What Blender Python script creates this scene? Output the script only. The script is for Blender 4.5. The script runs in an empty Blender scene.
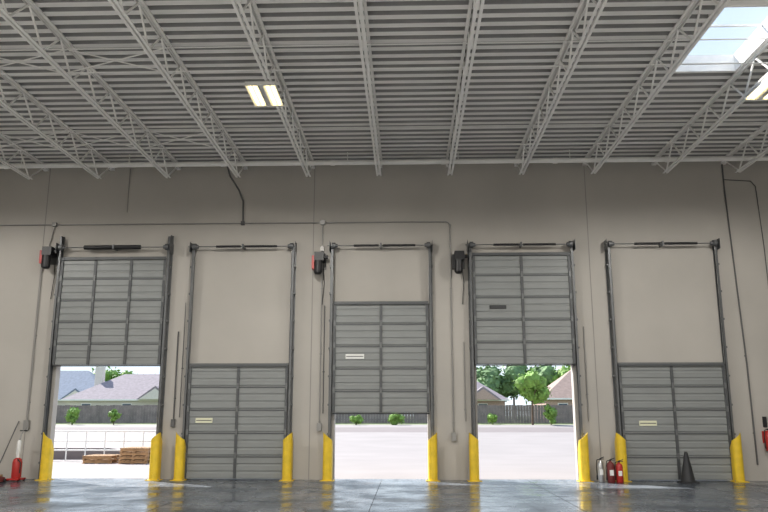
import bpy, bmesh, math, random
from mathutils import Vector, Matrix
random.seed(7)
scene=bpy.context.scene
scene.view_settings.view_transform='Standard'
scene.view_settings.look='None'
scene.view_settings.exposure=0.0

# ------------------------------------------------------------ materials
def mat(name,col,rough=.6,metal=0,noise=0.0,nscale=5,bump=0.0,bscale=40,spec=.5,stretch=(1,1,1),emit=None,estr=0):
    m=bpy.data.materials.new(name); m.use_nodes=True
    nt=m.node_tree; bs=nt.nodes['Principled BSDF']
    bs.inputs['Base Color'].default_value=(*col,1)
    bs.inputs['Roughness'].default_value=rough
    bs.inputs['Metallic'].default_value=metal
    bs.inputs['Specular IOR Level'].default_value=spec
    tc=nt.nodes.new('ShaderNodeTexCoord'); mp=nt.nodes.new('ShaderNodeMapping')
    mp.inputs['Scale'].default_value=stretch
    nt.links.new(tc.outputs['Object'],mp.inputs[0])
    if noise:
        n=nt.nodes.new('ShaderNodeTexNoise'); n.inputs['Scale'].default_value=nscale; n.inputs['Detail'].default_value=6
        nt.links.new(mp.outputs[0],n.inputs[0])
        r=nt.nodes.new('ShaderNodeValToRGB')
        r.color_ramp.elements[0].position=.3; r.color_ramp.elements[1].position=.7
        r.color_ramp.elements[0].color=(*[c*(1-noise) for c in col],1)
        r.color_ramp.elements[1].color=(*[min(1,c*(1+noise)) for c in col],1)
        nt.links.new(n.outputs['Fac'],r.inputs[0]); nt.links.new(r.outputs[0],bs.inputs['Base Color'])
    if bump:
        n2=nt.nodes.new('ShaderNodeTexNoise'); n2.inputs['Scale'].default_value=bscale; n2.inputs['Detail'].default_value=4
        nt.links.new(mp.outputs[0],n2.inputs[0])
        b=nt.nodes.new('ShaderNodeBump'); b.inputs['Strength'].default_value=bump; b.inputs['Distance'].default_value=.01
        nt.links.new(n2.outputs['Fac'],b.inputs['Height']); nt.links.new(b.outputs[0],bs.inputs['Normal'])
    if emit:
        bs.inputs['Emission Color'].default_value=(*emit,1); bs.inputs['Emission Strength'].default_value=estr
    return m
M={}
M['wall']=mat('painted_concrete',(.455,.43,.395),.75,noise=.07,nscale=.5,bump=.15,bscale=25)
M['joint']=mat('joint_sealant',(.30,.285,.27),.8)
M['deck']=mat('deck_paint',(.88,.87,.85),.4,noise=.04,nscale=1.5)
M['recess_shade']=mat('deck_recess_shade',(.36,.36,.36),.6,noise=.08,nscale=2)  # shade between the ribs painted in as a darker grey, for stripe contrast
M['steel_w']=mat('white_steel',(.92,.91,.89),.45,noise=.04,nscale=4)
M['door']=mat('door_steel',(.25,.262,.26),.42,noise=.06,nscale=2,stretch=(1,1,3))
M['door_d']=mat('door_stile',(.09,.095,.10),.5,metal=.3)
M['track']=mat('galv_track',(.14,.145,.15),.45,metal=.5,noise=.1,nscale=6)
M['shaft']=mat('shaft_steel',(.35,.35,.35),.35,metal=.8)
M['hinge']=mat('hinge_steel',(.16,.165,.17),.45,metal=.4)
M['black']=mat('black_parts',(.015,.015,.017),.45)
M['yellow']=mat('yellow_paint',(.80,.55,.03),.5,noise=.12,nscale=5)
M['red']=mat('red_paint',(.45,.03,.025),.4)
M['dred']=mat('dark_red_paint',(.15,.02,.02),.5)
M['conduit']=mat('conduit_grey',(.30,.295,.285),.45,metal=.4)
M['dconduit']=mat('conduit_dark',(.12,.12,.12),.5,metal=.3)
M['white']=mat('white_paint',(.8,.8,.78),.5)
M['cream']=mat('cream_label',(.75,.74,.55),.6)
M['tube']=mat('lamp_tube',(1,.95,.8),.5,emit=(1,.80,.38),estr=3.2)
M['wood']=mat('pallet_wood',(.38,.23,.12),.8,noise=.25,nscale=4,stretch=(1,8,1))
M['fence']=mat('fence_wood',(.22,.185,.17),.85,noise=.25,nscale=1.5)
M['roof']=mat('roof_shingle',(.24,.205,.225),.9,noise=.15,nscale=3,bump=.3)
M['roof2']=mat('roof_shingle_blue',(.18,.21,.27),.9,noise=.15,nscale=3,bump=.3)
M['roof3']=mat('roof_shingle_brown',(.29,.21,.18),.9,noise=.15,nscale=3,bump=.3)
M['brick']=mat('house_brick',(.42,.30,.26),.9,noise=.2,nscale=8)
M['siding']=mat('house_siding',(.62,.58,.53),.8,noise=.06,nscale=5)
M['glass']=mat('house_window',(.06,.08,.11),.1)
M['leaf']=mat('leaf_green',(.17,.30,.05),.7,noise=.45,nscale=2.5)
M['leaf2']=mat('leaf_dark',(.13,.22,.09),.8,noise=.4,nscale=1.2)
M['bark']=mat('bark',(.12,.08,.05),.9,noise=.3,nscale=6)
M['pave']=mat('outdoor_concrete',(.235,.212,.21),.85,noise=.07,nscale=.4,bump=.2,bscale=10)
M['road']=mat('street_asphalt',(.165,.14,.14),.9,noise=.08,nscale=1)
M['grass']=mat('lawn_grass',(.15,.18,.075),.95,noise=.3,nscale=1.5)
M['rubber']=mat('dark_rubber',(.02,.021,.024),.6)
M['silver']=mat('aluminium',(.55,.55,.55),.3,metal=.8)
M['bounce']=mat('bounce_floor',(.55,.55,.54),.35,noise=.08,nscale=1)  # pale unseen floor area, added to bounce light up to the deck

# floor: polished sealed concrete
def floor_mat():
    m=mat('polished_concrete',(.15,.165,.19),.3)
    nt=m.node_tree; bs=nt.nodes['Principled BSDF']
    tc=nt.nodes.new('ShaderNodeTexCoord')
    n=nt.nodes.new('ShaderNodeTexNoise'); n.inputs['Scale'].default_value=.6; n.inputs['Detail'].default_value=10; n.inputs['Roughness'].default_value=.68
    nt.links.new(tc.outputs['Object'],n.inputs[0])
    r=nt.nodes.new('ShaderNodeValToRGB')
    r.color_ramp.elements[0].position=.36; r.color_ramp.elements[0].color=(.05,.064,.085,1)
    r.color_ramp.elements[1].position=.64; r.color_ramp.elements[1].color=(.19,.21,.24,1)
    nt.links.new(n.outputs['Fac'],r.inputs[0])
    # tyre marks: thin dark wavy streaks running into the doors
    mp=nt.nodes.new('ShaderNodeMapping'); mp.inputs['Scale'].default_value=(1,.12,1); nt.links.new(tc.outputs['Object'],mp.inputs[0])
    wv=nt.nodes.new('ShaderNodeTexNoise'); wv.inputs['Scale'].default_value=1.6; wv.inputs['Detail'].default_value=5; wv.inputs['Distortion'].default_value=1.2
    nt.links.new(mp.outputs[0],wv.inputs[0])
    wr=nt.nodes.new('ShaderNodeValToRGB'); wr.color_ramp.elements[0].position=.46; wr.color_ramp.elements[0].color=(1,1,1,1); wr.color_ramp.elements[1].position=.5; wr.color_ramp.elements[1].color=(.4,.4,.4,1)
    e=wr.color_ramp.elements.new(.54); e.color=(1,1,1,1)
    nt.links.new(wv.outputs['Fac'],wr.inputs[0])
    mm=nt.nodes.new('ShaderNodeMixRGB'); mm.blend_type='MULTIPLY'; mm.inputs[0].default_value=.8
    nt.links.new(r.outputs[0],mm.inputs[1]); nt.links.new(wr.outputs[0],mm.inputs[2]); nt.links.new(mm.outputs[0],bs.inputs['Base Color'])
    r2=nt.nodes.new('ShaderNodeValToRGB')
    r2.color_ramp.elements[0].position=.38; r2.color_ramp.elements[0].color=(.12,.12,.12,1)
    r2.color_ramp.elements[1].position=.62; r2.color_ramp.elements[1].color=(.38,.38,.38,1)
    n3=nt.nodes.new('ShaderNodeTexNoise'); n3.inputs['Scale'].default_value=1.0; n3.inputs['Detail'].default_value=9; n3.inputs['Roughness'].default_value=.65
    nt.links.new(tc.outputs['Object'],n3.inputs[0])
    nt.links.new(n3.outputs['Fac'],r2.inputs[0]); nt.links.new(r2.outputs[0],bs.inputs['Roughness'])
    bs.inputs['Specular IOR Level'].default_value=.4
    b=nt.nodes.new('ShaderNodeBump'); b.inputs['Strength'].default_value=.05; b.inputs['Distance'].default_value=.02
    n4=nt.nodes.new('ShaderNodeTexNoise'); n4.inputs['Scale'].default_value=1.5
    nt.links.new(tc.outputs['Object'],n4.inputs[0])
    nt.links.new(n4.outputs['Fac'],b.inputs['Height']); nt.links.new(b.outputs[0],bs.inputs['Normal'])
    return m
M['floor']=floor_mat()
def pane_mat():
    m=bpy.data.materials.new('skylight_glazing'); m.use_nodes=True; nt=m.node_tree
    for n in list(nt.nodes): nt.nodes.remove(n)
    o=nt.nodes.new('ShaderNodeOutputMaterial'); mx=nt.nodes.new('ShaderNodeMixShader'); mx.inputs[0].default_value=.12
    t=nt.nodes.new('ShaderNodeBsdfTransparent'); g=nt.nodes.new('ShaderNodeBsdfDiffuse'); g.inputs[0].default_value=(.9,.9,.9,1)
    nt.links.new(t.outputs[0],mx.inputs[1]); nt.links.new(g.outputs[0],mx.inputs[2]); nt.links.new(mx.outputs[0],o.inputs[0])
    return m
M['pane']=pane_mat()

# ------------------------------------------------------------ mesh builder
class B:
    def __init__(s): s.v=[]; s.f=[]; s.m=[]; s.mats=[]; s.sm=[]
    def mi(s,k):
        if k not in s.mats: s.mats.append(k)
        return s.mats.index(k)
    def add(s,vs,fs,k,smooth=False):
        o=len(s.v); s.v+= [tuple(v) for v in vs]; i=s.mi(k)
        for f in fs: s.f.append(tuple(o+a for a in f)); s.m.append(i); s.sm.append(smooth)
    def box(s,x0,x1,y0,y1,z0,z1,k,M4=None):
        vs=[Vector((x,y,z)) for x in (x0,x1) for y in (y0,y1) for z in (z0,z1)]
        if M4 is not None: vs=[M4@v for v in vs]
        s.add(vs,[(0,1,3,2),(4,6,7,5),(0,4,5,1),(2,3,7,6),(0,2,6,4),(1,5,7,3)],k)
    def bar(s,p0,p1,w,h,k):
        p0=Vector(p0);p1=Vector(p1);d=p1-p0;L=d.length
        q=d.to_track_quat('Z','Y').to_matrix().to_4x4(); q.translation=p0
        s.box(-w/2,w/2,-h/2,h/2,0,L,k,q)
    def cyl(s,p0,p1,r0,k,r1=None,n=10,caps=True):
        if r1 is None:r1=r0
        p0=Vector(p0);p1=Vector(p1);d=(p1-p0)
        q=d.to_track_quat('Z','Y').to_matrix()
        vs=[];fs=[]
        for p,r in ((p0,r0),(p1,r1)):
            for i in range(n):
                a=2*math.pi*i/n; vs.append(p+q@Vector((r*math.cos(a),r*math.sin(a),0)))
        for i in range(n): fs.append((i,(i+1)%n,n+(i+1)%n,n+i))
        s.add(vs,fs,k,True)
        if caps: s.add(vs,[tuple(range(n))[::-1],tuple(range(n,2*n))],k)
    def tube(s,pts,r,k,n=8):
        for a,b in zip(pts[:-1],pts[1:]): s.cyl(a,b,r,k,n=n)
    def lathe(s,prof,c,k,n=16):
        vs=[];fs=[];c=Vector(c)
        for (r,z) in prof:
            for i in range(n):
                a=2*math.pi*i/n; vs.append(c+Vector((r*math.cos(a),r*math.sin(a),z)))
        for j in range(len(prof)-1):
            for i in range(n): fs.append((j*n+i,j*n+(i+1)%n,(j+1)*n+(i+1)%n,(j+1)*n+i))
        s.add(vs,fs,k,True)
    def prism(s,poly,x0,x1,k,axis='x'):
        # poly in (y,z) extruded along x
        n=len(poly)
        if axis=='x': vs=[(x,a,b) for x in (x0,x1) for a,b in poly]
        else: vs=[(a,x,b) for x in (x0,x1) for a,b in poly]
        fs=[tuple(range(n)),tuple(range(n,2*n))[::-1]]+[(i,(i+1)%n,n+(i+1)%n,n+i) for i in range(n)]
        s.add(vs,fs,k)
    def finish(s,name,parent=None,loc=None):
        me=bpy.data.meshes.new(name); me.from_pydata(s.v,[],s.f)
        for k in s.mats: me.materials.append(M[k])
        me.polygons.foreach_set('material_index',s.m); me.polygons.foreach_set('use_smooth',s.sm)
        me.update()
        bm=bmesh.new(); bm.from_mesh(me); bmesh.ops.recalc_face_normals(bm,faces=bm.faces); bm.to_mesh(me); bm.free()
        o=bpy.data.objects.new(name,me); scene.collection.objects.link(o)
        if loc: o.location=loc
        if parent: o.parent=parent
        return o
def empty(name,loc=(0,0,0)):
    e=bpy.data.objects.new(name,None); scene.collection.objects.link(e); e.location=loc; return e

D=20.4; WT=.25; ZD=8.70
XL,XR=-19.0,17.0; YB=-12.0
# doors: outer track x0,x1, opening, leaf bottom z
doors=[(-9.74,-6.60,2.98,3.00,[.33,.67]),(-5.98,-3.12,0.02,3.0,[.5]),(-2.10,.66,1.71,2.98,[.5]),(1.70,4.55,2.98,3.05,[.5]),(5.48,8.44,0.02,3.0,[.5])]
OP=3.03
# ------------------------------------------------------------ wall_front with openings
b=B()
xs=XL
for (a,c,_,_,_) in doors:
    o0,o1=a+.14,c-.14
    b.box(xs,o0,D,D+WT,0,9.0,'wall'); b.box(o0,o1,D,D+WT,OP,9.0,'wall'); xs=o1
b.box(xs,XR,D,D+WT,0,9.0,'wall')
b.finish('wall_front')
b=B()
for x in (-10.3,-2.62,5.02,12.7): b.box(x-.012,x+.012,D-.004,D+.01,0,8.7,'joint')
b.finish('trim_1')
b=B(); b.box(XL-.25,XL,YB,D+WT,0,9,'wall'); b.finish('wall_left')
b=B(); b.box(XR,XR+.25,YB,D+WT,0,9,'wall'); b.finish('wall_right')
b=B(); b.box(XL-.25,XR+.25,YB-.25,YB,0,9,'wall'); b.finish('wall_back')
b=B(); b.box(XL,XR,YB,10,-.2,0,'bounce'); b.box(XL,XR,10,D+WT,-.2,0,'floor'); b.finish('floor')  # rear part is the added pale bounce area, out of view
b=B()
for y in (19.2,14.6,10.0,5.4): b.box(XL+.3,XR-.3,y-.006,y+.006,0,.001,'rubber')
for x in (-10.3,-4.6,-.7,3.1,7.0,12.7): b.box(x-.006,x+.006,YB,D-.1,0,.001,'rubber')
b.finish('trim_2')

# ------------------------------------------------------------ ceiling deck
SK=[(5.55,6.87,12.2,14.72),(-13.9,-12.6,12.2,14.72)]
for yy in (1.0,-5.0,-10.5):  # unseen extra skylights, added to light the closed room
    for xx in (-13.9,-4.05,-.0,5.6,13.3): SK.append((xx,xx+1.3,yy,yy+2.5))
b=B()
def deck(x0,x1,y0,y1):
    P=.30
    y=math.floor(y0/P)*P; pts=[]
    while y<y1+P:
        for dy,z in ((0,ZD),(.15,ZD),(.155,ZD+.14),(.295,ZD+.14)): pts.append((y+dy,z))
        y+=P
    # clip
    cl=[]
    for (ya,za),(yb,zb) in zip(pts[:-1],pts[1:]):
        if yb<=y0 or ya>=y1: continue
        f=lambda yy: za+(zb-za)*(yy-ya)/(yb-ya)
        s0=max(ya,y0); s1=min(yb,y1)
        if s1<=s0: continue
        if not cl: cl.append((s0,f(s0)))
        cl.append((s1,f(s1)))
    vs=[];fl=[];fr=[]
    for (yy,zz) in cl: vs+=[(x0,yy,zz),(x1,yy,zz)]
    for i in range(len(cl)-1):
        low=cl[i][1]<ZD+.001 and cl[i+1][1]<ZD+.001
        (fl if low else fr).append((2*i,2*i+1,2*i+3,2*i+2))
    b.add(vs,fl,'deck'); b.add(vs,fr,'recess_shade')  # webs and upper flats carry the painted shade tone
xc=sorted(set([XL,XR]+[s[0] for s in SK]+[s[1] for s in SK]))
for x0,x1 in zip(xc[:-1],xc[1:]):
    hol=sorted([(s[2],s[3]) for s in SK if s[0]<=x0 and s[1]>=x1])
    y=YB
    for h0,h1 in hol: deck(x0,x1,y,h0); y=h1
    deck(x0,x1,y,D)
b.finish('ceiling')
for i,(x0,x1,y0,y1) in enumerate(SK):
    b=B(); t=.05
    b.box(x0-t,x0,y0-t,y1+t,ZD-.02,ZD+.35,'steel_w'); b.box(x1,x1+t,y0-t,y1+t,ZD-.02,ZD+.35,'steel_w')
    b.box(x0,x1,y0-t,y0,ZD-.02,ZD+.35,'steel_w'); b.box(x0,x1,y1,y1+t,ZD-.02,ZD+.35,'steel_w')
    b.box(x0,x1,(y0+y1)/2-.02,(y0+y1)/2+.02,ZD+.3,ZD+.34,'steel_w')
    b.add([(x0,y0,ZD+.34),(x1,y0,ZD+.34),(x1,y1,ZD+.34),(x0,y1,ZD+.34)],[(0,1,2,3)],'pane')
    b.finish('window_%d'%(i+1))

# ------------------------------------------------------------ joists
b=B()
zt=ZD-.03; zb=8.06; yend=19.55
for sx in (-.045,.045):
    b.box(sx-.03,sx+.03,YB,D-.02,zt-.008,zt+.02,'steel_w'); b.box(sx-.004+(.02 if sx<0 else -.02),sx+.004+(.02 if sx<0 else -.02),YB,D-.02,zt-.06,zt-.008,'steel_w')
    b.box(sx-.025,sx+.025,YB,yend,zb-.025,zb-.015,'steel_w'); b.box(sx-.004+(.02 if sx<0 else -.02),sx+.004+(.02 if sx<0 else -.02),YB,yend,zb-.015,zb+.035,'steel_w')
y=yend-.1; up=True
b.bar((0,y,zb),(0,D-.12,zt-.03),.03,.03,'steel_w')
b.box(-.06,.06,D-.2,D-.005,zt-.12,zt-.05,'steel_w')
while y>YB+.7:
    b.bar((0,y,zb if up else zt-.03),(0,y-.6,zt-.03 if up else zb),.032,.032,'steel_w')
    y-=.6; up=not up
jm=b.finish('ceiling_joist')
jx=[-.75+1.93*k for k in range(-9,9)]
jm.location.x=jx[0]
for x in jx[1:]:
    o=bpy.data.objects.new('ceiling_joist',jm.data); scene.collection.objects.link(o); o.location.x=x
b=B()
for y in (17.4,13.2,8.4,3.6):
    b.box(XL+.1,XR-.1,y-.015,y+.015,zb+.035,zb+.05,'steel_w'); b.box(XL+.1,XR-.1,y-.015,y+.015,zt-.08,zt-.065,'steel_w')
for x0,x1 in zip(jx[:-1],jx[1:]):
    if x0<-6 or x0>8:
        for y in (17.4,13.2):
            b.bar((x0,y,zb+.04),(x1,y,zt-.07),.02,.02,'steel_w'); b.bar((x0,y+.03,zt-.07),(x1,y+.03,zb+.04),.02,.02,'steel_w')
b.finish('joist_bridging')
# sprinkler main
b=B(); ym=19.35
b.cyl((XL+.05,ym,8.36),(XR-.05,ym,8.36),.065,'steel_w',n=14)
for x in range(-17,17,3):
    b.cyl((x+.4,ym,8.36),(x+.4,ym,8.66),.012,'steel_w',n=6); b.cyl((x-.06,ym,8.36),(x+.06,ym,8.36),.08,'steel_w',n=14)
b.finish('sprinkler_pipe')

# ------------------------------------------------------------ doors
DY=D-.13   # leaf centre plane
def make_door(i,x0,x1,z0,h,st):
    e=empty('door_%d'%(i+1),((x0+x1)/2,D-.1,0))
    ox=-(x0+x1)/2; oy=-(D-.1)
    loc=(ox,oy,0)
    xa,xb=x0+.09,x1-.09
    ns=5; sh=h/ns
    b=B()
    for k in range(ns):
        za=z0+k*sh+.006; zb_=z0+(k+1)*sh-.006
        yf=DY-.025; yb=DY+.025
        hh=zb_-za
        prof=[(yb,za),(yf+.015,za),(yf,za+.03)]
        for q in (.3,.62):
            zc=za+hh*q
            prof+=[(yf,zc-.035),(yf+.016,zc-.015),(yf+.016,zc+.015),(yf,zc+.035)]
        prof+=[(yf,zb_-.03),(yf+.015,zb_),(yb,zb_)]
        b.prism(prof,xa,xb,'door')
        b.box(xa,xb,DY-.01,DY+.02,zb_-.001,zb_+.013,'door_d')
        # top/bottom rails of each section
        b.box(xa,xb,yf-.012,yf+.004,zb_-.045,zb_-.012,'door_d')
        for q in [0]+st+[1]:
            xc=xa+(xb-xa)*q; w=.035
            if q==0: xc+=w
            if q==1: xc-=w
            b.box(xc-w,xc+w,yf-.03,yf+.01,za+.01,zb_-.01,'door_d')
            if k<ns-1: b.box(xc-.03,xc+.03,yf-.045,yf-.03,zb_-.07,zb_+.08,'hinge')
    b.box(xa,xb,DY-.02,DY+.02,z0-.03,z0,'rubber')
    # bottom & top struts
    b.box(xa,xb,DY-.09,DY-.03,z0+h-.09,z0+h-.05,'door_d')
    b.finish('leaf',e,loc)
    # tracks
    b=B(); ztop=6.3 if i else 6.6
    for s,xx in ((1,x0),(-1,x1)):
        b.box(min(xx,xx+s*.012),max(xx,xx+s*.012),D-.16,D-.01,0.02,ztop,'track')   # angle leg
        b.box(min(xx-s*.03,xx+s*.05),max(xx-s*.03,xx+s*.05),D-.012,D-.002,0.02,ztop,'track')
        # c-channel
        cx0,cx1=sorted((xx+s*.012,xx+s*.07))
        b.box(cx0,cx1,D-.2,D-.19,0.02,ztop-.05,'track')
        b.box(*sorted((xx+s*.06,xx+s*.07)),D-.2,D-.17,0.02,ztop-.05,'track')
        b.box(*sorted((xx+s*.005,xx+s*.015)),D-.2,D-.12,0.02,ztop-.05,'track')
        z=.4
        while z<ztop-.2:
            b.box(*sorted((xx-s*.035,xx+s*.02)),D-.17,D-.002,z,z+.05,'track'); z+=.75
        # bearing plate + drum
        b.box(*sorted((xx-s*.04,xx-s*.03)),D-.32,D-.002,6.08,6.36,'track')
        b.cyl((xx+s*.02,D-.22,6.24),(xx+s*.12,D-.22,6.24),.09,'track',n=16)
        b.cyl((xx+s*.12,D-.22,6.24),(xx+s*.18,D-.22,6.24),.06,'track',r1=.05,n=16)
        b.cyl((xx+s*.075,D-.13,z0+.05),(xx+s*.075,D-.22,6.2),.006,'shaft',n=5)
    b.finish('tracks',e,loc)
    # torsion shaft and springs
    b=B()
    b.cyl((x0-.1,D-.22,6.24),(x1+.06,D-.22,6.24),.014,'track',n=8)
    xm=(x0+x1)/2
    def spring(xa_,xb_,r=.05):
        n=int((xb_-xa_)/.018); vs=[]
        prof=[]
        for t in range(n*2+1):
            prof.append((r+(.009 if t%2 else -.004),xa_+(xb_-xa_)*t/(n*2)))
        m=10; fs=[]
        for r_,x_ in prof:
            for q in range(m):
                a=2*math.pi*q/m; vs.append((x_,D-.22+r_*math.cos(a),6.24+r_*math.sin(a)))
        for j in range(len(prof)-1):
            for q in range(m): fs.append((j*m+q,j*m+(q+1)%m,(j+1)*m+(q+1)%m,(j+1)*m+q))
        b.add(vs,fs,'black',True)
    if i==0: spring(xm-.85,xm+.75,.055)
    else:
        spring(xm-.75,xm-.06,.03); spring(xm+.06,xm+.95,.03)
    b.box(xm-.02,xm+.02,D-.3,D-.004,6.18,6.3,'track')
    b.finish('torsion_springs',e,loc)
    return e
for i,(x0,x1,z0,h,st) in enumerate(doors): make_door(i,x0,x1,z0,h,st)
def place_label(door,x,z,w,hh,k):
    e=bpy.data.objects['door_%d'%door]; b=B(); b.box(x-w/2,x+w/2,DY-.04,DY-.024,z-hh/2,z+hh/2,k)
    b.box(x-w/2+.02,x+w/2-.02,DY-.044,DY-.04,z-.01,z+.01,'door_d')
    b.finish('label',e,(-e.location.x,-e.location.y,0))
place_label(2,-5.42,1.52,.45,.13,'cream'); place_label(3,-1.42,3.2,.5,.13,'white')
place_label(4,2.45,4.52,.45,.1,'rubber'); place_label(5,6.25,1.45,.45,.13,'cream')

# yellow track guards
def guard(x,s):
    b=B(); w=.24; hh=1.22; y0=D-.42
    # curved plate facing room, wraps sides, sloping top
    n=8; pts=[]
    for t in range(n+1):
        a=math.pi*t/n; pts.append((-math.cos(a)*w/2,-math.sin(a)*.10))
    def ztop_(px): return hh-(.10*(1+px*s/(w/2)))
    vs=[];fs=[]
    poly=[(-w/2,.18)]+pts+[(w/2,.18)]
    inn=[(-w/2+.015,.18)]+[(p*.88,q*.88+.006) for p,q in pts]+[(w/2-.015,.18)]
    m=len(poly)
    for ring,zz in ((poly,0.01),(poly,None),(inn,None),(inn,.01)):
        for p,q in ring: vs.append((x+p,y0+.1+q,zz if zz is not None else ztop_(p)-(.25 if q>.1 else 0)))
    for r in range(3):
        for t in range(m-1): fs.append((r*m+t,r*m+t+1,(r+1)*m+t+1,(r+1)*m+t))
    for c in (0,m-1): fs.append((c,m+c,2*m+c,3*m+c))
    b.add(vs,fs,'yellow')
    b.box(x-.18,x+.18,y0-.03,y0+.32,0,.015,'yellow')
    for dx in (-.15,.15): b.cyl((x+dx,y0+.02,.01),(x+dx,y0+.02,.04),.015,'shaft',n=6)
    b.finish('track_guard')
for i,(x0,x1,_,_,_) in enumerate(doors): guard(x0+(.22 if i==0 else 0),1); guard(x1-.03,-1)

# door operators
def operator(x,z,kind):
    b=B(); y=D-.3
    b.box(x-.05,x+.17,D-.03,D-.002,z-.22,z+.25,'dconduit')
    b.box(x-.12,x+.14,y-.1,y+.27,z-.02,z+.22,'black' if kind else 'dred')
    b.cyl((x-.02,y,z-.34),(x-.02,y,z-.02),.115,'black',n=16)
    b.lathe([(0,-.40),(.08,-.39),(.115,-.34)],(x-.02,y,z),'black',16)
    b.box(x-.19,x-.12,y-.07,y+.2,z-.25,z+.12,'red' if kind==1 else 'black')
    b.cyl((x+.14,y+.08,z+.1),(x+.24,y+.08,z+.1),.05,'black',n=12)
    b.tube([(x+.1,D-.03,z-.2),(x+.13,D-.05,z-.6),(x+.08,D-.04,z-1.2)],.01,'black',6)
    b.finish('door_operator')
operator(-10.0,6.02,1); operator(-2.42,5.82,1); operator(1.42,5.82,2)

# ------------------------------------------------------------ conduits
cy=D-.035
def conduit(pts,r=.016,k='conduit',name='electrical_conduit',boxes=()):
    b=B(); b.tube(pts,r,k)
    for p in pts[1:-1]:
        b.lathe([(0,-r),(r*.8,-r*.7),(r,0),(r*.8,r*.7),(0,r)],p,k,8)
    for a,c in zip(pts[:-1],pts[1:]):
        a=Vector(a);c=Vector(c);L=(c-a).length
        if L>2:
            for t in range(1,int(L/1.8)+1):
                p=a.lerp(c,t*1.8/L); b.box(p.x-.03,p.x+.03,D-.022,D-.001,p.z-.015,p.z+.015,k)
    for (x,z,w,h) in boxes: b.box(x-w/2,x+w/2,D-.1,D-.001,z-h/2,z+h/2,k)
    b.finish(name)
conduit([(-18.8,cy,6.95),(1.1,cy,6.95),(1.16,cy,6.92),(1.2,cy,6.86),(1.2,cy,1.15)],.018,boxes=[(1.2,1.1,.12,.22),(-2.36,6.95,.13,.13),(-10.0,6.95,.11,.11)])
conduit([(-2.36,cy,6.88),(-2.36,cy,1.4)],boxes=[(-2.36,1.35,.12,.2),(-2.36,6.2,.1,.14)])
conduit([(-10.0,cy,6.88),(-10.25,cy,5.6),(-10.25,cy,1.5)],k='conduit',boxes=[(-10.25,1.4,.14,.25)])
conduit([(-6.28,cy,3.9),(-6.28,cy,1.5)],.02,k='dconduit',boxes=[(-6.28,1.45,.1,.2)])
conduit([(-6.12,cy,4.7),(-6.12,cy,1.6)],.012,k='dconduit')
conduit([(-2.27,cy,4.6),(-2.27,cy,1.7)],.014,k='dconduit')
conduit([(4.75,cy,4.0),(4.75,cy,1.5)],.012,k='conduit')
conduit([(1.52,cy,3.6),(1.52,cy,1.5)],.012,k='conduit')
conduit([(-4.95,19.6,8.4),(-4.93,19.9,8.2),(-4.75,cy-.1,7.9),(-4.64,cy,7.6),(-4.62,cy,6.98)],.025,k='dconduit',boxes=[(-4.62,6.95,.1,.1)])
conduit([(-7.95,cy,8.6),(-7.95,cy,7.3)],.010,k='conduit')
conduit([(8.86,cy,8.6),(8.86,cy,7.8),(8.9,cy,6.4),(8.94,cy,5.0),(9.0,cy,3.0),(9.02,cy,.4)],.022,k='dconduit')
conduit([(8.88,cy,8.1),(9.6,cy,8.05),(9.72,cy,7.9),(9.78,cy,6.2),(9.8,cy,1.2)],.014,k='dconduit')

# ------------------------------------------------------------ lights
def fixture(x,y,z=7.93,power=800,jo=0.0):
    S=.86
    e=empty('high_bay_light',(x,y,z)); e.scale=(S,S,S)
    b=B()
    for sx in (-.2,.2):
        # reflector trough
        b.prism([(sx-.15,.0),(sx-.09,.07),(sx+.09,.07),(sx+.15,.0),(sx+.145,-.0),(sx+.085,.06),(sx-.085,.06),(sx-.145,0)],-.6,.6,'white','y')
    b.box(-.34,.34,-.62,-.56,0.0,.08,'white'); b.box(-.34,.34,.56,.62,0.0,.08,'white')
    b.box(-.06,.06,-.5,.5,.05,.1,'white')
    for dy in (-.5,.5):
        b.cyl((jo/S,dy,.04),(jo/S,dy,(8.035-z)/S),.008,'silver',n=5)
    b.finish('housing',e)
    b=B()
    for sx in (-.26,-.14,.14,.26): b.cyl((sx,-.55,.03),(sx,.55,.03),.03,'tube',n=8)
    b.finish('tubes',e)
    l=bpy.data.lights.new('lamp','SPOT'); l.energy=power; l.color=(1,.965,.90); l.spot_size=math.radians(176); l.spot_blend=.3; l.shadow_soft_size=.02
    lo=bpy.data.objects.new('lamp',l); scene.collection.objects.link(lo); lo.parent=e; lo.location=(0,0,-.03)
for x,jo in ((-12.33,0),(-2.84,.16),(7.18,-.21)): 
    for y in (14.0,5.5,-2.0,-9): fixture(x,y,jo=jo)  # rows nearer than the first are unseen, added to brighten the room

# ------------------------------------------------------------ interior objects
def extinguisher(x,y,z,h,r,k):
    b=B()
    b.lathe([(0,0),(r*.92,0),(r,.02),(r,h*.68),(r*.85,h*.78),(r*.35,h*.85),(r*.3,h*.88),(0,h*.88)],(x,y,z),k,18)
    b.cyl((x,y,z+h*.87),(x,y,z+h*.94),r*.22,'black')
    b.bar((x-.01,y,z+h*.93),(x+r*1.2,y,z+h*1.0),.02,.02,'black'); b.bar((x-.01,y,z+h*.91),(x+r*1.2,y,z+h*.92),.018,.018,'black')
    b.tube([(x-r*.2,y,z+h*.91),(x-r*1.0,y-.01,z+h*.88),(x-r*1.25,y-.01,z+h*.6),(x-r*1.15,y-.01,z+h*.25)],.011,'black',6)
    b.cyl((x-r*1.15,y-.01,z+h*.28),(x-r*1.15,y-.01,z+h*.1),.014,'black',r1=.022,n=8)
    b.box(x-r*.5,x+r*.5,y-r-.002,y-r*.8,z+h*.3,z+h*.52,'white')
    b.finish('fire_extinguisher')
extinguisher(4.86,19.85,0,.62,.085,'silver')
extinguisher(5.08,19.72,0,.60,.095,'dred')
extinguisher(5.30,19.75,0,.56,.09,'red')
extinguisher(9.32,D-.14,.75,.6,.09,'red')
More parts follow.
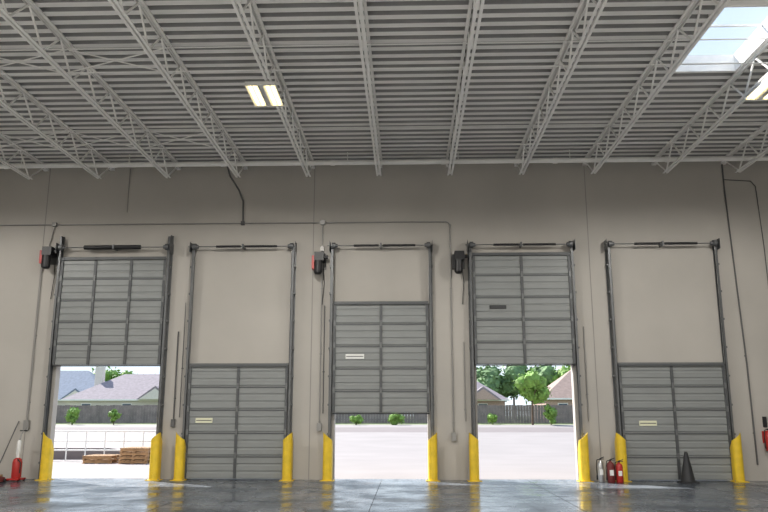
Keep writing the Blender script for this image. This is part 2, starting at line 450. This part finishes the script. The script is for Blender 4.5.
b=B(); b.box(9.22,9.42,D-.03,D-.002,.95,1.25,'red'); b.box(9.27,9.37,D-.03,D-.002,1.35,1.62,'black'); b.finish('extinguisher_bracket')
# black traffic cone
b=B(); cx,cyy=6.98,19.72
b.box(cx-.21,cx+.21,cyy-.19,cyy+.19,0,.035,'rubber')
b.lathe([(.19,.035),(.17,.06),(.045,.72),(.03,.76),(0,.76)],(cx,cyy,0),'rubber',20)
b.finish('traffic_cone')
# left: wheeled extinguisher
b=B(); x,y=-10.12,19.8
b.box(x-.16,x+.16,y-.2,y+.2,0.03,.07,'red')
for dx in (-.14,.14):
    for dy in (-.14,.14): b.cyl((x+dx-.02,y+dy,.035),(x+dx+.02,y+dy,.035),.035,'black',n=12)
b.lathe([(0,.07),(.11,.07),(.12,.1),(.12,.46),(.10,.54),(.04,.58),(0,.58)],(x,y,0),'red',18)
b.lathe([(.045,.58),(.045,.66),(.055,.68),(.05,.98),(.03,1.02),(0,1.02)],(x,y,0),'white',14)
b.tube([(x,y,1.0),(x+.02,y+.05,1.18),(x+.04,y+.08,1.26)],.018,'conduit')
b.bar((x-.05,y+.08,1.26),(x+.14,y+.08,1.26),.03,.03,'black')
b.tube([(x+.05,y-.1,.55),(x+.16,y-.14,.45),(x+.15,y-.14,.2)],.014,'black',6)
b.finish('wheeled_fire_extinguisher')
# small red jack at the far left
b=B(); x,y=-10.3,19.2
b.prism([(y-.22,.02),(y+.22,.02),(y+.22,.12),(y,.16),(y-.22,.08)],x-.14,x+.1,'dred')
b.cyl((x-.02,y,.12),(x-.02,y,.34),.05,'black',n=12); b.cyl((x-.02,y,.34),(x-.02,y,.4),.03,'shaft')
for dy in (-.17,.17): b.cyl((x-.18,y+dy,.045),(x+.14,y+dy,.045),.045,'black',n=12)
b.finish('bottle_jack')
# leaning broom
b=B()
b.cyl((-10.8,20.0,.12),(-10.48,D-.03,1.5),.016,'dconduit',n=8)
b.box(-11.0,-10.6,19.96,20.04,.08,.14,'wood'); b.prism([(19.95,.0),(20.07,.0),(20.04,.09),(19.97,.09)],-11.0,-10.6,'black')
b.finish('push_broom')

# ------------------------------------------------------------ exterior
b=B()
bands=[(D+WT,34,0,0,'pave'),(34,56,0,.45,'pave'),(56,66,.45,.65,'road'),(66,73,.65,.8,'pave'),(73,76,.8,.9,'grass'),(76,420,.9,1.2,'grass')]
for y0,y1,z0,z1,k in bands: b.add([(-220,y0,z0),(220,y0,z0),(220,y1,z1),(-220,y1,z1)],[(0,1,2,3)],k)
b.finish('ground')
b=B()
x=-75
while x<70:
    h=1.75+random.uniform(-.03,.03); b.box(x,x+.27,76,76.03,.88,.9+h,'fence'); x+=.285
for z in (1.2,2.1): b.box(-75,70,76.03,76.08,z,z+.08,'fence')
b.finish('wooden_fence')
def house(x,y,w,d,he,hr,roof,wall='siding',chim=None,g=.9,gable=False):
    b=B(); b.box(x-w/2,x+w/2,y,y+d,g-.1,g+he,wall)
    o=.5; z0=g+he-.05; z1=g+hr; r=d/2+o
    ins= r*0.9 if not gable else 0
    vs=[(x-w/2-o,y-o,z0),(x+w/2+o,y-o,z0),(x+w/2+o,y+d+o,z0),(x-w/2-o,y+d+o,z0),(x-w/2-o+ins,y+d/2,z1),(x+w/2+o-ins,y+d/2,z1)]
    b.add(vs,[(0,1,5,4),(2,3,4,5),(1,2,5),(3,0,4),(0,3,2,1)],roof)
    b.box(x-w/2-o,x+w/2+o,y-o-.02,y-o,z0-.15,z0+.02,'white')
    n=max(2,int(w/4))
    for i in range(n):
        xx=x-w/2+w*(i+.5)/n
        b.box(xx-.6,xx+.6,y-.05,y+.02,g+.9,g+2.2,'white'); b.box(xx-.52,xx+.52,y-.07,y-.04,g+.98,g+2.12,'glass')
    if chim is not None: b.box(x+chim-.5,x+chim+.5,y+d/2-1.2,y+d/2-.4,z0,z1+.9,'siding')
    # front dormer gable
    gx=x+w*.25; b.prism([(gx-2.2,z0),(gx+2.2,z0),(gx,z0+1.6)],y-1.2,y+d/2-.5,roof,'y'); b.prism([(gx-1.9,z0),(gx+1.9,z0),(gx,z0+1.3)],y-1.25,y-1.19,wall,'y')
    b.finish('house')
house(-51,108,15,11,3.0,7.4,'roof2')
house(-34.2,92,15,11,2.7,6.0,'roof',chim=-5.5)
house(6.5,95,11,10,2.7,6.0,'roof',wall='brick')
house(22.5,92,12,10,2.8,6.6,'roof3',wall='brick')
house(-6,96,10,10,2.7,5.8,'roof3'); house(-18,98,9,10,2.7,6.2,'roof2')
house(40,95,15,10,2.7,6.2,'roof')

def foliage(b,c,R,n,k,leaf=.16,squash=.8,blobs=9):
    c=Vector(c)
    cs=[]
    for i in range(blobs):
        d=Vector((random.gauss(0,1),random.gauss(0,1),random.gauss(0,1))).normalized()*R*random.uniform(.25,.68); d.z*=squash
        cs.append((c+d,R*random.uniform(.32,.5)))
    for cc,r in cs:
        bm=bmesh.new(); bmesh.ops.create_icosphere(bm,subdivisions=2,radius=r*.85)
        vs=[cc+v.co*random.uniform(.8,1.15) for v in bm.verts]; fs=[tuple(v.index for v in f.verts) for f in bm.faces]; bm.free()
        b.add(vs,fs,k)
        for j in range(n//blobs):
            d=Vector((random.gauss(0,1),random.gauss(0,1),random.gauss(0,1))).normalized()
            p=cc+d*r*random.uniform(.8,1.2)
            u=Vector((random.gauss(0,1),random.gauss(0,1),random.gauss(0,1))).normalized(); w=d.cross(u).normalized()
            s_=leaf*random.uniform(.6,1.3)
            b.add([p-u*s_,p-w*s_*.5,p+u*s_,p+w*s_*.5],[(0,1,2,3)],k)
def tree(x,y,g,h,R,k='leaf',name='tree',leaf=.16,n=900):
    b=B(); tz=g+h-R*1.3
    b.cyl((x,y,g-.1),(x+.05,y,tz),.05*h/2.2,'bark',r1=.03*h/2.2,n=8)
    for a in range(5):
        an=a*1.256; b.cyl((x+.03,y,tz-.4),(x+math.cos(an)*R*.5,y+math.sin(an)*R*.5,tz+R*.4),.02*h/2.2,'bark',r1=.008*h,n=6)
    foliage(b,(x,y,g+h-R*.85),R,n,k,leaf,.95,12)
    b.finish(name)
tree(11.6,72,.8,5.0,1.9)
for x,h in ((8.5,9.2),(13,9.0),(17.5,9.8),(22,9.4),(26.5,9.6),(31,9.4),(-52,9.0),(-47,8.8),(-42,9.2),(-37,8.8)):
    tree(x,126+random.uniform(-3,3),.9,h,4.2,'leaf2' if random.random()<.5 else 'leaf',leaf=.4,n=1200)
def bush(x,y,g,R,h,k='leaf'):
    b=B(); foliage(b,(x,y,g+h*.5),R,500,k,.12,h/(2*R)*1.1,9)
    b.cyl((x,y,g-.05),(x,y,g+h*.5),.05,'bark',n=6); b.finish('bush')
bush(-31.9,72,.8,.8,1.7); bush(-27.9,72,.8,.6,1.7); bush(-4.9,72,.8,.7,1.0); bush(-1.2,72,.8,.9,1.3); bush(13.3,72,.8,.8,1.9); bush(8.0,73,.8,.6,1.2)
# handrail on ramp
b=B(); yr=28.5
for i in range(8):
    x=-14.2+i*.72; b.cyl((x,yr,0),(x,yr,1.07),.026,'white',n=8)
for z in (1.07,.72,.38): b.cyl((-14.2,yr,z),(-9.16,yr,z),.026,'white',n=8)
b.finish('handrail')
b=B(); b.prism([(-15,0),(-9.0,0),(-9.0,.05),(-11.5,.42),(-15,.42)],29.4,29.6,'road','y'); b.finish('ramp_curb')
def pallets(x,y,n):
    b=B(); z=0
    for k in range(n):
        ox=random.uniform(-.04,.04)
        for yy in (-.5,0,.5): b.box(x-.5+ox,x+.5+ox,y+yy-.04,y+yy+.04,z+.02,z+.11,'wood')
        for i in range(7): xx=x-.5+ox+i*.152; b.box(xx,xx+.09,y-.6,y+.6,z+.11,z+.13,'wood')
        for i in range(3): xx=x-.5+ox+i*.455; b.box(xx,xx+.09,y-.6,y+.6,z,z+.02,'wood')
        z+=.135
    b.finish('pallet_stack')
pallets(-9.6,27.3,4)
pallets(-10.9,27.4,2)

# ------------------------------------------------------------ sun, sky
w=bpy.data.worlds.new('sky'); scene.world=w; w.use_nodes=True; nt=w.node_tree
bg=nt.nodes['Background']; tc=nt.nodes.new('ShaderNodeTexCoord'); sp=nt.nodes.new('ShaderNodeSeparateXYZ'); r=nt.nodes.new('ShaderNodeValToRGB')
nt.links.new(tc.outputs['Generated'],sp.inputs[0]); nt.links.new(sp.outputs['Z'],r.inputs[0]); nt.links.new(r.outputs[0],bg.inputs[0])
r.color_ramp.elements[0].position=0; r.color_ramp.elements[0].color=(.80,.90,.98,1)
r.color_ramp.elements[1].position=.8; r.color_ramp.elements[1].color=(.42,.60,.88,1)
bg.inputs[1].default_value=1.4
s=bpy.data.lights.new('sun','SUN'); s.energy=12; s.angle=.01; s.color=(1,.96,.9)
so=bpy.data.objects.new('sun',s); scene.collection.objects.link(so); so.rotation_euler=Vector((-.6,.55,.7)).to_track_quat('Z','Y').to_euler()

cam=bpy.data.cameras.new('camera'); co=bpy.data.objects.new('camera',cam); scene.collection.objects.link(co)
co.location=(0,0,1.65); co.rotation_euler=(math.radians(102),0,math.radians(1.8)); cam.lens=750/768*36; cam.sensor_width=36
cam.clip_end=1000
scene.camera=co
